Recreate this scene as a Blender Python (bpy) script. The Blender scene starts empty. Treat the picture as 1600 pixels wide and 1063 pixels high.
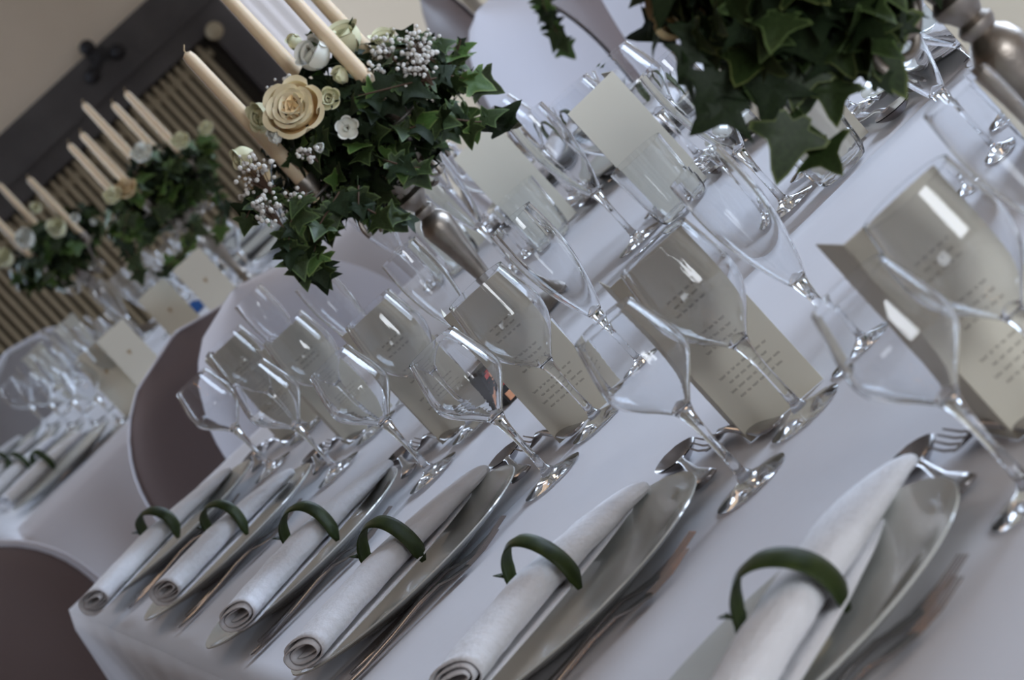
import bpy, bmesh, math, random
from math import sin, cos, pi, sqrt, radians
from mathutils import Vector, Matrix, noise

random.seed(7)
SC = bpy.context.scene
COL = SC.collection
T = 0.75                       # height of the table tops

# ------------------------------------------------------------------ camera, light, exposure
CAM_R = ((0.70930, -0.20822, -0.67345), (0.68379, -0.02885, 0.72911), (0.17124, 0.97766, -0.12192))
CAM_P = Vector((-0.2454, -2.2841, 0.5645 + T))
FPX = 5830.57
cd = bpy.data.cameras.new('camera')
cam = bpy.data.objects.new('camera', cd)
COL.objects.link(cam)
r_, u_, f_ = [Vector(v).normalized() for v in CAM_R]
cam.matrix_world = Matrix(((r_.x, u_.x, -f_.x, CAM_P.x), (r_.y, u_.y, -f_.y, CAM_P.y), (r_.z, u_.z, -f_.z, CAM_P.z), (0, 0, 0, 1)))
cd.sensor_width = 36.0
cd.lens = 36.0 * FPX / 1600.0
cd.clip_start = 0.05
cd.clip_end = 60
cd.dof.use_dof = True
cd.dof.focus_distance = 3.65
cd.dof.aperture_fstop = 15.0
SC.camera = cam
SC.view_settings.view_transform = 'Standard'
SC.view_settings.look = 'None'
SC.view_settings.gamma = 1
SC.view_settings.use_curve_mapping = False
SC.view_settings.exposure = 0.34
SC.cycles.max_bounces = 18
SC.cycles.transmission_bounces = 16
SC.cycles.glossy_bounces = 6
SC.cycles.diffuse_bounces = 3
SC.cycles.transparent_max_bounces = 16
SC.cycles.sample_clamp_indirect = 3.0
SC.cycles.blur_glossy = 0.5

W = bpy.data.worlds.new('world')
SC.world = W
W.use_nodes = True
W.node_tree.nodes['Background'].inputs[0].default_value = (0.95, 0.68, 0.54, 1)
W.node_tree.nodes['Background'].inputs[1].default_value = 0.085


def area(name, loc, target, sx, sy, power, color, spread=180):
    ld = bpy.data.lights.new(name, 'AREA')
    ld.shape = 'RECTANGLE'
    ld.size, ld.size_y, ld.energy, ld.color = sx, sy, power, color
    ld.spread = radians(spread)
    o = bpy.data.objects.new(name, ld)
    COL.objects.link(o)
    o.location = loc
    o.rotation_euler = (Vector(target) - Vector(loc)).to_track_quat('-Z', 'Y').to_euler()
    return o


COOL = (0.64, 0.78, 1.0)
area('window_and_fill_light', (1.3, -3.7, 1.45), (0.5, 1.3, 0.85), 1.6, 1.1, 64, (0.88, 0.93, 1.0))
area('window_and_fill_light', (3.25, 1.6, 1.75), (0.85, 1.0, 0.7), 1.3, 1.9, 60, COOL, 120)
area('window_and_fill_light', (3.25, 6.4, 1.75), (0.9, 5.6, 0.6), 1.3, 1.9, 45, COOL)
area('window_and_fill_light', (-1.0, 10.35, 2.15), (0.9, 4.4, 0.85), 1.4, 1.7, 75, COOL)  # added fill for the pale draped chairs; its window is invented
area('window_and_fill_light', (-2.85, 4.95, 1.7), (1.4, 4.95, 0.85), 1.3, 1.7, 13, COOL, 60)  # added side fill for chair covers and their edges, from an invented window
area('added_warm_fill', (0.2, 4.6, 3.1), (0.2, 4.4, 0.7), 0.8, 0.8, 5, (1.0, 0.70, 0.46))  # added warm fill for the far zone, no lamp hangs here


# ------------------------------------------------------------------ materials
def mat(name, color, rough=0.6, metal=0.0, spec=0.5, trans=0.0, ior=1.45, sss=0.0, sheen=0.0, emit=None, noise_c=None, nscale=30,
        bump=None, bscale=60, attr=None, coat=0.0):
    m = bpy.data.materials.new(name)
    m.use_nodes = True
    nt = m.node_tree
    b = nt.nodes['Principled BSDF']
    L = nt.links
    b.inputs['Base Color'].default_value = (*color, 1)
    b.inputs['Roughness'].default_value = rough
    b.inputs['Metallic'].default_value = metal
    b.inputs['Specular IOR Level'].default_value = spec
    b.inputs['Transmission Weight'].default_value = trans
    b.inputs['IOR'].default_value = ior
    b.inputs['Coat Weight'].default_value = coat
    if sss:
        b.inputs['Subsurface Weight'].default_value = sss
        b.inputs['Subsurface Radius'].default_value = (0.01, 0.006, 0.003)
    if sheen:
        b.inputs['Sheen Weight'].default_value = sheen
    if emit:
        b.inputs['Emission Color'].default_value = (*emit[0], 1)
        b.inputs['Emission Strength'].default_value = emit[1]
    tc = nt.nodes.new('ShaderNodeTexCoord')
    if noise_c:
        n = nt.nodes.new('ShaderNodeTexNoise')
        n.inputs['Scale'].default_value = nscale
        n.inputs['Detail'].default_value = 4
        L.new(tc.outputs['Object'], n.inputs['Vector'])
        r = nt.nodes.new('ShaderNodeValToRGB')
        r.color_ramp.elements[0].color = (*color, 1)
        r.color_ramp.elements[1].color = (*noise_c, 1)
        r.color_ramp.elements[0].position = 0.35
        r.color_ramp.elements[1].position = 0.7
        L.new(n.outputs[0], r.inputs[0])
        src = r.outputs[0]
        L.new(src, b.inputs['Base Color'])
    if attr:
        a = nt.nodes.new('ShaderNodeAttribute')
        a.attribute_name = 'rim'
        r = nt.nodes.new('ShaderNodeValToRGB')
        r.color_ramp.elements[0].position = attr[1]
        r.color_ramp.elements[1].position = attr[2]
        mx = nt.nodes.new('ShaderNodeMix')
        mx.data_type = 'RGBA'
        L.new(a.outputs['Fac'], r.inputs[0])
        L.new(r.outputs[0], mx.inputs[0])
        mx.inputs[6].default_value = (*color, 1)
        if noise_c:
            L.new(src, mx.inputs[6])
        mx.inputs[7].default_value = (*attr[0], 1)
        L.new(mx.outputs[2], b.inputs['Base Color'])
    if bump:
        n = nt.nodes.new('ShaderNodeTexNoise')
        n.inputs['Scale'].default_value = bscale
        n.inputs['Detail'].default_value = 5
        L.new(tc.outputs['Object'], n.inputs['Vector'])
        bp = nt.nodes.new('ShaderNodeBump')
        bp.inputs['Strength'].default_value = bump
        bp.inputs['Distance'].default_value = 0.01
        L.new(n.outputs[0], bp.inputs['Height'])
        L.new(bp.outputs[0], b.inputs['Normal'])
    return m


M = dict(
    cloth=mat('white_linen', (0.62, 0.60, 0.62), 0.75, bump=0.12, bscale=9, sheen=0.2),
    napkin=mat('napkin_cotton', (0.82, 0.82, 0.85), 0.85, bump=0.25, bscale=120, sheen=0.2),
    cover2=mat('chair_grey_satin', (0.32, 0.30, 0.30), 0.5, sheen=0.2),
    cover=mat('chair_satin', (0.22, 0.165, 0.155), 0.5, bump=0.1, bscale=12, sheen=0.25),
    drape=mat('chair_white_cloth', (0.70, 0.69, 0.74), 0.8, bump=0.2, bscale=10, sheen=0.3),
    glass=mat('clear_glass', (0.98, 0.99, 1.0), 0.0, trans=1.0, ior=1.46),
    china=mat('white_china', (0.58, 0.59, 0.55), 0.12, coat=0.4),
    silver=mat('polished_steel', (0.38, 0.36, 0.36), 0.22, metal=1.0),
    old=mat('antique_silver', (0.40, 0.36, 0.32), 0.42, metal=1.0, noise_c=(0.29, 0.25, 0.21), nscale=35, bump=0.08, bscale=80),
    card=mat('cream_card', (0.68, 0.645, 0.54), 0.85),
    ink=mat('brown_ink', (0.12, 0.09, 0.06), 0.9),
    gold=mat('gold_print', (0.35, 0.22, 0.08), 0.6),
    wax=mat('ivory_wax', (0.80, 0.64, 0.44), 0.45, sss=0.15, noise_c=(0.76, 0.59, 0.39), nscale=25),
    wick=mat('wick', (0.55, 0.42, 0.25), 0.9),
    ivy=mat('ivy_green', (0.020, 0.034, 0.010), 0.5, spec=0.3, noise_c=(0.036, 0.058, 0.018), nscale=18, attr=((0.10, 0.15, 0.05), 0.82, 1.0)),
    ivyv=mat('ivy_pale_edge', (0.016, 0.028, 0.007), 0.5, spec=0.3, noise_c=(0.026, 0.046, 0.012), nscale=14, attr=((0.13, 0.16, 0.05), 0.88, 1.0)),
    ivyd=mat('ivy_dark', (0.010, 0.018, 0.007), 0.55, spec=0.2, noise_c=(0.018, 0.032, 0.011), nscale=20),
    ivyb=mat('ivy_fresh', (0.040, 0.085, 0.016), 0.5, spec=0.3, noise_c=(0.065, 0.12, 0.026), nscale=20, attr=((0.16, 0.22, 0.06), 0.82, 1.0)),
    band=mat('leaf_band', (0.020, 0.034, 0.008), 0.5, spec=0.25, noise_c=(0.045, 0.065, 0.014), nscale=60),
    stem=mat('brown_stem', (0.09, 0.05, 0.03), 0.8),
    rose=mat('cream_rose', (0.86, 0.58, 0.26), 0.6, sss=0.1, attr=((0.88, 0.76, 0.50), 0.2, 0.9)),
    whitef=mat('white_petal', (0.80, 0.80, 0.72), 0.6, sss=0.1),
    creamf=mat('pale_cream_petal', (0.74, 0.72, 0.48), 0.6, sss=0.1),
    peach=mat('peach_petal', (0.66, 0.50, 0.28), 0.6, sss=0.1),
    gyp=mat('gypsophila_white', (0.75, 0.72, 0.66), 0.8),
    plaster=mat('beige_plaster', (0.80, 0.68, 0.54), 0.9, noise_c=(0.75, 0.635, 0.50), nscale=3, bump=0.05, bscale=40),
    white=mat('white_paint', (0.66, 0.63, 0.58), 0.7),
    frame=mat('dark_stone_grey', (0.060, 0.052, 0.052), 0.6, noise_c=(0.095, 0.085, 0.082), nscale=5, bump=0.2, bscale=12),
    rad=mat('radiator_paint', (0.46, 0.385, 0.26), 0.5),
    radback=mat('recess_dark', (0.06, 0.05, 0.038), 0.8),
    iron=mat('black_iron', (0.018, 0.016, 0.018), 0.6),
    floor=mat('floor_boards', (0.20, 0.14, 0.10), 0.5, noise_c=(0.15, 0.10, 0.07), nscale=6),
    ceil=mat('ceiling_paint', (0.6, 0.57, 0.53), 0.9),
    curtain=mat('curtain_sheer_glow', (0.76, 0.77, 0.80), 0.9, bump=0.1, bscale=10, emit=((0.86, 0.87, 0.95), 0.24)),  # weak emission put in so the curtain looks whiter, as if daylit
    blind=mat('lit_blind', (0.7, 0.68, 0.62), 0.9, emit=((1.0, 0.95, 0.86), 0.26)),
    bulb=mat('lamp_glow', (1, 0.6, 0.3), 0.5, emit=((1.0, 0.42, 0.12), 18)),
    wood=mat('dark_wood', (0.10, 0.06, 0.04), 0.5, noise_c=(0.14, 0.09, 0.06), nscale=9),
    blue=mat('blue_cloth', (0.02, 0.10, 0.32), 0.7),
    red=mat('red_foil', (0.45, 0.06, 0.05), 0.4),
    black=mat('black_foil', (0.02, 0.02, 0.02), 0.4),
    orange=mat('orange_foil', (0.65, 0.30, 0.16), 0.4),
)


# ------------------------------------------------------------------ helpers
class MB:
    def __init__(s):
        s.v, s.f, s.a = [], [], []

    def add(s, vs, fs, at=None):
        k = len(s.v)
        s.v += [tuple(v) for v in vs]
        s.f += [tuple(i + k for i in f) for f in fs]
        s.a += list(at) if at else [0.0] * len(vs)
        return s

    def box(s, x0, x1, y0, y1, z0, z1):
        v = [(x, y, z) for x in (x0, x1) for y in (y0, y1) for z in (z0, z1)]
        return s.add(v, [(0, 1, 3, 2), (4, 6, 7, 5), (0, 4, 5, 1), (2, 3, 7, 6), (0, 2, 6, 4), (1, 5, 7, 3)])

    def lathe(s, prof, n=32, c=(0, 0, 0), closed=False):
        vs, fs = [], []
        for (r, z) in prof:
            for i in range(n):
                t = 2 * pi * i / n
                vs.append((c[0] + r * cos(t), c[1] + r * sin(t), c[2] + z))
        m = len(prof)
        for j in range(m if closed else m - 1):
            for i in range(n):
                a, b = j * n + i, j * n + (i + 1) % n
                c2, d = ((j + 1) % m) * n + (i + 1) % n, ((j + 1) % m) * n + i
                fs.append((a, b, c2, d))
        if not closed:
            fs.append(tuple(range(n - 1, -1, -1)))
            fs.append(tuple((m - 1) * n + i for i in range(n)))
        return s.add(vs, fs)

    def tube(s, pts, rad, n=8, cap=True):
        pts = [Vector(p) for p in pts]
        rs = rad if isinstance(rad, (list, tuple)) else [rad] * len(pts)
        vs, fs = [], []
        up = Vector((0, 0, 1))
        for i, p in enumerate(pts):
            d = (pts[min(i + 1, len(pts) - 1)] - pts[max(i - 1, 0)]).normalized()
            if abs(d.dot(up)) > 0.95:
                up = Vector((1, 0, 0)) if abs(d.x) < 0.9 else Vector((0, 1, 0))
            a = d.cross(up).normalized()
            b = a.cross(d).normalized()
            up = b
            for k in range(n):
                t = 2 * pi * k / n
                vs.append(p + (a * cos(t) + b * sin(t)) * rs[i])
        for i in range(len(pts) - 1):
            for k in range(n):
                fs.append((i * n + k, i * n + (k + 1) % n, (i + 1) * n + (k + 1) % n, (i + 1) * n + k))
        if cap:
            fs.append(tuple(range(n - 1, -1, -1)))
            fs.append(tuple((len(pts) - 1) * n + i for i in range(n)))
        return s.add(vs, fs)

    def loft(s, secs, n=10):
        """sections (x, y, z, half width in y, half thickness in z) along x"""
        vs, fs = [], []
        for (x, y, z, a, b) in secs:
            for k in range(n):
                t = 2 * pi * k / n
                vs.append((x, y + a * cos(t), z + b * sin(t)))
        for i in range(len(secs) - 1):
            for k in range(n):
                fs.append((i * n + k, i * n + (k + 1) % n, (i + 1) * n + (k + 1) % n, (i + 1) * n + k))
        fs.append(tuple(range(n - 1, -1, -1)))
        fs.append(tuple((len(secs) - 1) * n + i for i in range(n)))
        return s.add(vs, fs)

    def grid(s, nu, nv, fn):
        vs = [fn(i / nu, j / nv) for i in range(nu + 1) for j in range(nv + 1)]
        fs = [(i * (nv + 1) + j, (i + 1) * (nv + 1) + j, (i + 1) * (nv + 1) + j + 1, i * (nv + 1) + j + 1)
              for i in range(nu) for j in range(nv)]
        return s.add(vs, fs)

    def ball(s, c, r, seg=8, rings=5):
        prof = [(max(1e-5, r * sin(pi * i / rings)), -r * cos(pi * i / rings)) for i in range(rings + 1)]
        return s.lathe(prof, seg, c)

    def mesh(s, name, m, smooth=True):
        me = bpy.data.meshes.new(name)
        me.from_pydata(s.v, [], s.f)
        at = me.attributes.new('rim', 'FLOAT', 'POINT')
        at.data.foreach_set('value', s.a)
        me.materials.append(m)
        bm = bmesh.new()
        bm.from_mesh(me)
        bmesh.ops.recalc_face_normals(bm, faces=bm.faces)
        bm.to_mesh(me)
        bm.free()
        if smooth:
            me.polygons.foreach_set('use_smooth', [True] * len(me.polygons))
            try:
                me.set_sharp_from_angle(angle=radians(42))
            except Exception:
                pass
        return me

    def build(s, name, m, parent=None, smooth=True, **k):
        o = bpy.data.objects.new(name, s.mesh(name, m, smooth))
        COL.objects.link(o)
        if parent:
            o.parent = parent
        for a, b in k.items():
            o[a] = b
        return o


def inst(name, me, parent=None, loc=(0, 0, 0), rot=(0, 0, 0), sc=1.0, matrix=None):
    o = bpy.data.objects.new(name, me)
    COL.objects.link(o)
    if parent:
        o.parent = parent
    if matrix is not None:
        o.matrix_local = matrix
    else:
        o.location, o.rotation_euler = loc, rot
        o.scale = (sc, sc, sc)
    return o


def thing(name, label, cat, loc=(0, 0, 0), rz=0, group=None):
    o = bpy.data.objects.new(name, None)
    COL.objects.link(o)
    o.location = loc
    o.rotation_euler = (0, 0, rz)
    tag(o, label, cat, group)
    return o


def tag(o, label, cat, group=None):
    o['label'] = label
    o['category'] = cat
    if group:
        o['group'] = group
    elif 'group' in o:
        del o['group']
    return o


def dup(root, loc, rz=0, label=None, group=None, sc=None):
    r = root.copy()
    COL.objects.link(r)
    r.location = loc
    r.rotation_euler = (0, 0, rz)
    if sc:
        r.scale = (sc, sc, sc)
    if label:
        r['label'] = label
    if group:
        r['group'] = group
    for ch in list(root.children):
        c = ch.copy()
        COL.objects.link(c)
        c.parent = r
        for g in list(ch.children):
            d = g.copy()
            COL.objects.link(d)
            d.parent = c
    return r


def struct(name, mb, m, **k):
    return mb.build(name, m, None, kind='structure', **k)


def px(x, y, Y):
    """a point of the photograph at the distance Y along the hall (world coordinates)"""
    d = r_ * ((x - 800) / FPX) - u_ * ((y - 531.5) / FPX) + f_
    return CAM_P + d * ((Y - CAM_P.y) / d.y)


# ------------------------------------------------------------------ room
EY = 10.5
struct('floor', MB().box(-3.5, 3.5, -4, EY + 0.4, -0.1, 0), M['floor'])
struct('ceiling', MB().box(-3.5, 3.5, -4, EY + 0.4, 3.2, 3.3), M['ceil'])
struct('wall_right', MB().box(3.4, 3.5, -4, EY + 0.3, 0, 0.75).box(3.4, 3.5, -4, EY + 0.3, 2.75, 3.2)
       .box(3.4, 3.5, -4, -3.0, 0.75, 2.75).box(3.4, 3.5, -1.6, 0.9, 0.75, 2.75).box(3.4, 3.5, 2.3, 5.7, 0.75, 2.75)
       .box(3.4, 3.5, 7.1, EY + 0.3, 0.75, 2.75), M['plaster'], smooth=False)
w = struct('window_5', MB().box(-1.76, -1.7, 10.47, 10.54, 1.3, 3.0).box(-0.3, -0.24, 10.47, 10.54, 1.3, 3.0)  # unseen window, added to go with the end-wall fill light
           .box(-1.7, -0.3, 10.47, 10.54, 1.24, 1.3).box(-1.7, -0.3, 10.47, 10.54, 3.0, 3.06)
           .box(-1.02, -0.98, 10.48, 10.53, 1.3, 3.0).box(-1.7, -0.3, 10.48, 10.53, 2.2, 2.24), M['white'], smooth=False)
MB().box(-1.7, -0.3, 10.56, 10.565, 1.3, 3.0).build('pane', M['glass'], w, smooth=False)
struct('wall_left', MB().box(-3.1, -3.0, 3.6, 6.4, 0, 0.75).box(-3.1, -3.0, 3.6, 6.4, 2.75, 3.2)
       .box(-3.1, -3.0, 3.6, 4.25, 0.75, 2.75).box(-3.1, -3.0, 5.65, 6.4, 0.75, 2.75), M['plaster'], smooth=False)
w = struct('window_6', MB().box(-3.02, -2.96, 4.25, 4.31, 0.75, 2.75).box(-3.02, -2.96, 5.59, 5.65, 0.75, 2.75)  # unseen window, added to go with the left side fill
           .box(-3.02, -2.96, 4.31, 5.59, 0.75, 0.81).box(-3.02, -2.96, 4.31, 5.59, 2.69, 2.75)
           .box(-3.01, -2.97, 4.93, 4.97, 0.81, 2.69), M['white'], smooth=False)
MB().box(-3.045, -3.04, 4.25, 5.65, 0.78, 2.72).build('pane', M['glass'], w, smooth=False)
for k, y in enumerate((-2.3, 1.6, 6.4)):
    w = struct('window_%d' % (k + 1), MB().box(3.36, 3.42, y - 0.7, y - 0.64, 0.75, 2.75).box(3.36, 3.42, y + 0.64, y + 0.7, 0.75, 2.75)
               .box(3.36, 3.42, y - 0.64, y + 0.64, 0.75, 0.81).box(3.36, 3.42, y - 0.64, y + 0.64, 2.69, 2.75)
               .box(3.37, 3.41, y - 0.02, y + 0.02, 0.81, 2.69).box(3.37, 3.41, y - 0.64, y + 0.64, 1.9, 1.94), M['white'], smooth=False)
    MB().box(3.44, 3.445, y - 0.66, y + 0.66, 0.78, 2.72).build('pane', M['glass'], w, smooth=False)
# end wall: plaster field, dark stone frame round a recess with the radiator
RX0, RX1 = 0.05, 1.945          # recess
ZR = T + 0.475
struct('wall_back', MB().box(-3.5, -1.7, EY, EY + 0.15, 0, 3.2).box(-1.7, -0.3, EY, EY + 0.15, 0, 1.3).box(-1.7, -0.3, EY, EY + 0.15, 3.0, 3.2).box(-0.3, RX0 - 0.25, EY, EY + 0.15, 0, 3.2).box(RX0 - 0.25, 2.055, EY, EY + 0.15, T + 0.70, 3.2)
       .box(2.055, 2.16, EY, EY + 0.15, 0, 3.2).box(2.16, 3.4, EY, EY + 0.15, 1.95, 3.2).box(2.16, 3.4, EY, EY + 0.15, 0, 0.12)
       .box(3.1, 3.4, EY, EY + 0.15, 0.12, 1.95).box(RX0 - 0.25, 2.06, EY + 0.15, EY + 0.3, 0, 1.5),
       M['plaster'], smooth=False)
fr = MB().box(RX0 - 0.25, 2.05, EY - 0.05, EY + 0.15, T + 0.56, T + 0.70)
fr.box(RX0 - 0.25, 2.05, EY - 0.03, EY + 0.15, ZR, T + 0.56)
fr.box(RX1, 2.05, EY - 0.03, EY + 0.15, 0, ZR).box(RX0 - 0.25, RX0, EY - 0.03, EY + 0.15, 0, ZR)
struct('trim_1', fr, M['frame'], smooth=False)
struct('trim_2', MB().box(RX0 - 0.25, 2.05, EY - 0.062, EY - 0.03, T + 0.553, T + 0.567), M['frame'], smooth=False)
rad = thing('column_radiator', 'tall cream-brown column radiator in the dark recess of the end wall', 'radiator', (0, EY, 0))
colm = MB()
n_ = 12
prof = [(0.001, 0.0), (0.012, 0.004), (0.0125, 0.02), (0.0125, 1.03), (0.009, 1.045), (0.001, 1.05)]
colm.lathe(prof, 10)
cme = colm.mesh('radiator_column', M['rad'])
x = RX0 + 0.04
while x < RX1 - 0.03:
    inst('radiator_column', cme, rad, (x, 0.03, 0.17))
    x += 0.0345
MB().tube([(RX0 + 0.03, 0.05, 0.22), (RX1 - 0.03, 0.05, 0.22)], 0.018, 10).build('header_pipe', M['rad'], rad)
MB().tube([(RX0 + 0.03, 0.05, 1.17), (RX1 - 0.03, 0.05, 1.17)], 0.018, 10).build('header_pipe', M['rad'], rad)
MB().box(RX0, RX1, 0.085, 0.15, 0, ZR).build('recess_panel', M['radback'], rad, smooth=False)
for xx in (RX0 + 0.2, RX1 - 0.2):
    MB().box(xx - 0.012, xx + 0.012, 0.02, 0.05, 0.0, 0.175).build('foot', M['rad'], rad, smooth=False)
vp = px(335, 48, EY - 0.06)
v = tag(MB().lathe([(0.001, 0), (0.016, 0), (0.03, 0.008), (0.032, 0.03), (0.022, 0.04), (0.010, 0.044), (0.001, 0.045)], 16).build('valve_knob', M['rad']),
        'round brown valve knob on the dark frame at the radiator corner', 'knob')
v.location = (vp.x, EY - 0.03, vp.z)
v.rotation_euler = (radians(90), 0, 0)
ip = px(155, 90, EY - 0.06)
br = MB()
for (dx, dz, rr) in ((-0.008, 0.052, 0.028), (0.060, -0.028, 0.028), (-0.060, -0.030, 0.028)):
    br.ball((dx, 0, dz), rr, 12, 8)
    br.tube([(dx, 0, dz), (0.005, 0, 0)], 0.016, 8)
br.box(-0.03, 0.035, -0.01, 0.012, -0.025, 0.025)
b = tag(br.build('iron_bracket', M['iron']), 'black three-lobed iron fitting fixed to the dark beam over the radiator', 'bracket')
b.location = (ip.x, EY - 0.065, ip.z)
# curtain and window beside the recess
cu = MB()
cu.grid(60, 6, lambda u, v: (2.062 + 0.215 * u, EY - 0.10 - 0.016 * sin(u * 28) - 0.008 * sin(u * 61), 0.03 + 2.3 * v))
o = tag(cu.build('curtain', M['curtain']), 'white hanging curtain beside the dark radiator frame', 'curtain')
mo = o.modifiers.new('s', 'SOLIDIFY')
mo.thickness = 0.004
o = tag(MB().tube([(2.04, EY - 0.1, 2.35), (3.2, EY - 0.1, 2.35)], 0.014).ball((2.04, EY - 0.1, 2.35), 0.022).box(2.2, 2.22, EY - 0.1, EY, 2.34, 2.36)
        .box(3.0, 3.02, EY - 0.1, EY, 2.34, 2.36).build('curtain_rail', M['iron']), 'dark rail carrying the white curtain on the end wall', 'curtain rail')
w = struct('window_4', MB().box(2.24, 2.29, EY - 0.02, EY + 0.06, 0.12, 1.95).box(2.60, 2.64, EY - 0.03, EY + 0.06, 0.12, 1.95)
           .box(2.69, 2.72, EY - 0.03, EY + 0.06, 0.12, 1.95).box(3.05, 3.1, EY - 0.02, EY + 0.06, 0.12, 1.95)
           .box(2.24, 3.1, EY - 0.02, EY + 0.06, 0.12, 0.17).box(2.24, 3.1, EY - 0.02, EY + 0.06, 1.9, 1.95), M['white'], smooth=False)
MB().box(2.27, 3.07, EY + 0.05, EY + 0.06, 0.14, 1.93).build('blind', M['blind'], w, smooth=False)

# ------------------------------------------------------------------ tables
def table(label, x0, x1, y0, y1, legs):
    t = thing('banquet_table', label, 'table', ((x0 + x1) / 2, (y0 + y1) / 2, 0))
    hx, hy = (x1 - x0) / 2 - 0.008, (y1 - y0) / 2 - 0.008
    MB().box(-hx, hx, -hy, hy, T - 0.032, T - 0.006).build('table_top', M['wood'], t, smooth=False)
    for sx in (-1, 1):
        for sy in (-1, 1):
            MB().tube([(sx * (hx - 0.08), sy * (hy - 0.08), 0), (sx * (hx - 0.08), sy * (hy - 0.08), T - 0.03)], 0.02).build('leg', M['wood'], t)


def cloth(label, x0, x1, y0, y1, zt, drop, skip=(), thick=0.0015):
    """tablecloth: flat top with soft creases, folds hanging on the sides not in skip"""
    mb = MB()
    hx, hy = (x1 - x0) / 2, (y1 - y0) / 2
    cx, cy = (x0 + x1) / 2, (y0 + y1) / 2

    def top(u, v):
        x, y = x0 + (x1 - x0) * u, y0 + (y1 - y0) * v
        return (x, y, zt + 0.0006 * noise.noise(Vector((x * 3, y * 3, 1))))
    mb.grid(30, 60, top)
    # perimeter sides
    R_ = 0.012

    def side(ax, ay, bx, by, nx, ny):
        L_ = sqrt((bx - ax) ** 2 + (by - ay) ** 2)
        N = max(24, int(L_ * 50))

        def fn(u, v):
            x, y = ax + (bx - ax) * u, ay + (by - ay) * u
            s = v * (drop + 0.02)
            if s < 0.02:
                a = s / 0.02 * pi / 2
                off, z = R_ * sin(a), zt - R_ * (1 - cos(a))
            else:
                dz = s - 0.02
                amp = min(1, dz / 0.25)
                q = x * 1.0 + y * 1.0
                w = noise.noise(Vector((q * 3.1, 0.3, zt))) * 0.035 + 0.010 * sin(q * 24)
                off, z = R_ + amp * (0.012 + w), zt - R_ - dz
            return (x + nx * off, y + ny * off, z)
        mb.grid(N, 16, fn)
    if 'left' not in skip:
        side(x0, y0, x0, y1, -1, 0)
    if 'right' not in skip:
        side(x1, y0, x1, y1, 1, 0)
    if 'near' not in skip:
        side(x0, y0, x1, y0, 0, -1)
    if 'far' not in skip:
        side(x0, y1, x1, y1, 0, 1)
    # corner fans
    for (kx, ky, xx, yy, a, b) in ((-1, -1, x0, y0, 'left', 'near'), (-1, 1, x0, y1, 'left', 'far'), (1, -1, x1, y0, 'right', 'near'), (1, 1, x1, y1, 'right', 'far')):
        if a in skip or b in skip:
            continue

        def fn(u, v, kx=kx, ky=ky, xx=xx, yy=yy):
            s = v * (drop + 0.02)
            th = u * pi / 2
            if s < 0.02:
                g = s / 0.02 * pi / 2
                off, z = R_ * sin(g), zt - R_ * (1 - cos(g))
            else:
                dz = s - 0.02
                q = xx + yy
                w = noise.noise(Vector((q * 3.1, 0.3, zt))) * 0.035 + 0.010 * sin(q * 24)
                off = R_ + min(1, dz / 0.25) * (0.012 + w) + sin(u * pi) * dz * 0.13
                z = zt - R_ - dz
            return (xx + kx * off * cos(th), yy + ky * off * sin(th), z)
        mb.grid(10, 16, fn)
    me = mb.mesh('tablecloth', M['cloth'])
    bm = bmesh.new()
    bm.from_mesh(me)
    bmesh.ops.remove_doubles(bm, verts=bm.verts, dist=0.0004)
    bmesh.ops.recalc_face_normals(bm, faces=bm.faces)
    bm.to_mesh(me)
    bm.free()
    o = bpy.data.objects.new('tablecloth', me)
    COL.objects.link(o)
    tag(o, label, 'tablecloth')
    mo = o.modifiers.new('s', 'SOLIDIFY')
    mo.thickness = thick
    mo.offset = -1
    return o


TX0, TX1, TY0, TY1 = -0.022, 1.18, -1.6, 3.72
SEAM = 1.288
table('banquet table under the near white cloth', TX0, TX1, TY0, SEAM - 0.01, 4)
table('banquet table under the second white cloth, beyond the cloth seam', TX0, TX1, SEAM + 0.01, TY1, 4)
table('banquet table of the far group by the radiator', 0.10, 1.32, 5.88, 8.35, 4)
cloth('white tablecloth on the near table, its edge lying over the next cloth', TX0, TX1, TY0, SEAM, T + 0.0012, 0.62, skip=('far',), thick=0.0022)
cloth('white tablecloth from the seam to the table end with the radiused corner', TX0 + 0.001, TX1 - 0.001, SEAM + 0.0005, TY1, T - 0.0012, 0.62, skip=('near',))
cloth('white tablecloth hanging on the far table near the radiator', 0.10, 1.32, 5.88, 8.35, T, 0.62)
T2 = T + 0.002   # things on the near table stand here

# ------------------------------------------------------------------ tableware prototypes (meshes)
def glass_mesh(name, outer, t=0.0011, inner_from=0, n=40, bottom=None):
    """outer: profile from foot centre up to the rim; the inside follows from index inner_from"""
    prof = [(max(r, 1e-5), z) for r, z in outer]
    inn = []
    for i in range(len(outer) - 1, inner_from - 1, -1):
        r, z = outer[i]
        inn.append((max(r - t, 1e-5), z + (0 if i == len(outer) - 1 else (t * 0.6))))
    inn.append((1e-5, bottom if bottom is not None else outer[inner_from][1] + t))
    prof2 = prof + inn
    mb = MB()
    vs, fs = [], []
    m = len(prof2)
    for (r, z) in prof2:
        for i in range(n):
            a = 2 * pi * i / n
            vs.append((r * cos(a), r * sin(a), z))
    for j in range(m - 1):
        for i in range(n):
            fs.append((j * n + i, j * n + (i + 1) % n, (j + 1) * n + (i + 1) % n, (j + 1) * n + i))
    mb.add(vs, fs)
    me = mb.mesh(name, M['glass'])
    bm = bmesh.new()
    bm.from_mesh(me)
    bmesh.ops.remove_doubles(bm, verts=bm.verts, dist=0.00004)
    bmesh.ops.recalc_face_normals(bm, faces=bm.faces)
    bm.to_mesh(me)
    bm.free()
    me.polygons.foreach_set('use_smooth', [True] * len(me.polygons))
    return me


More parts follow.
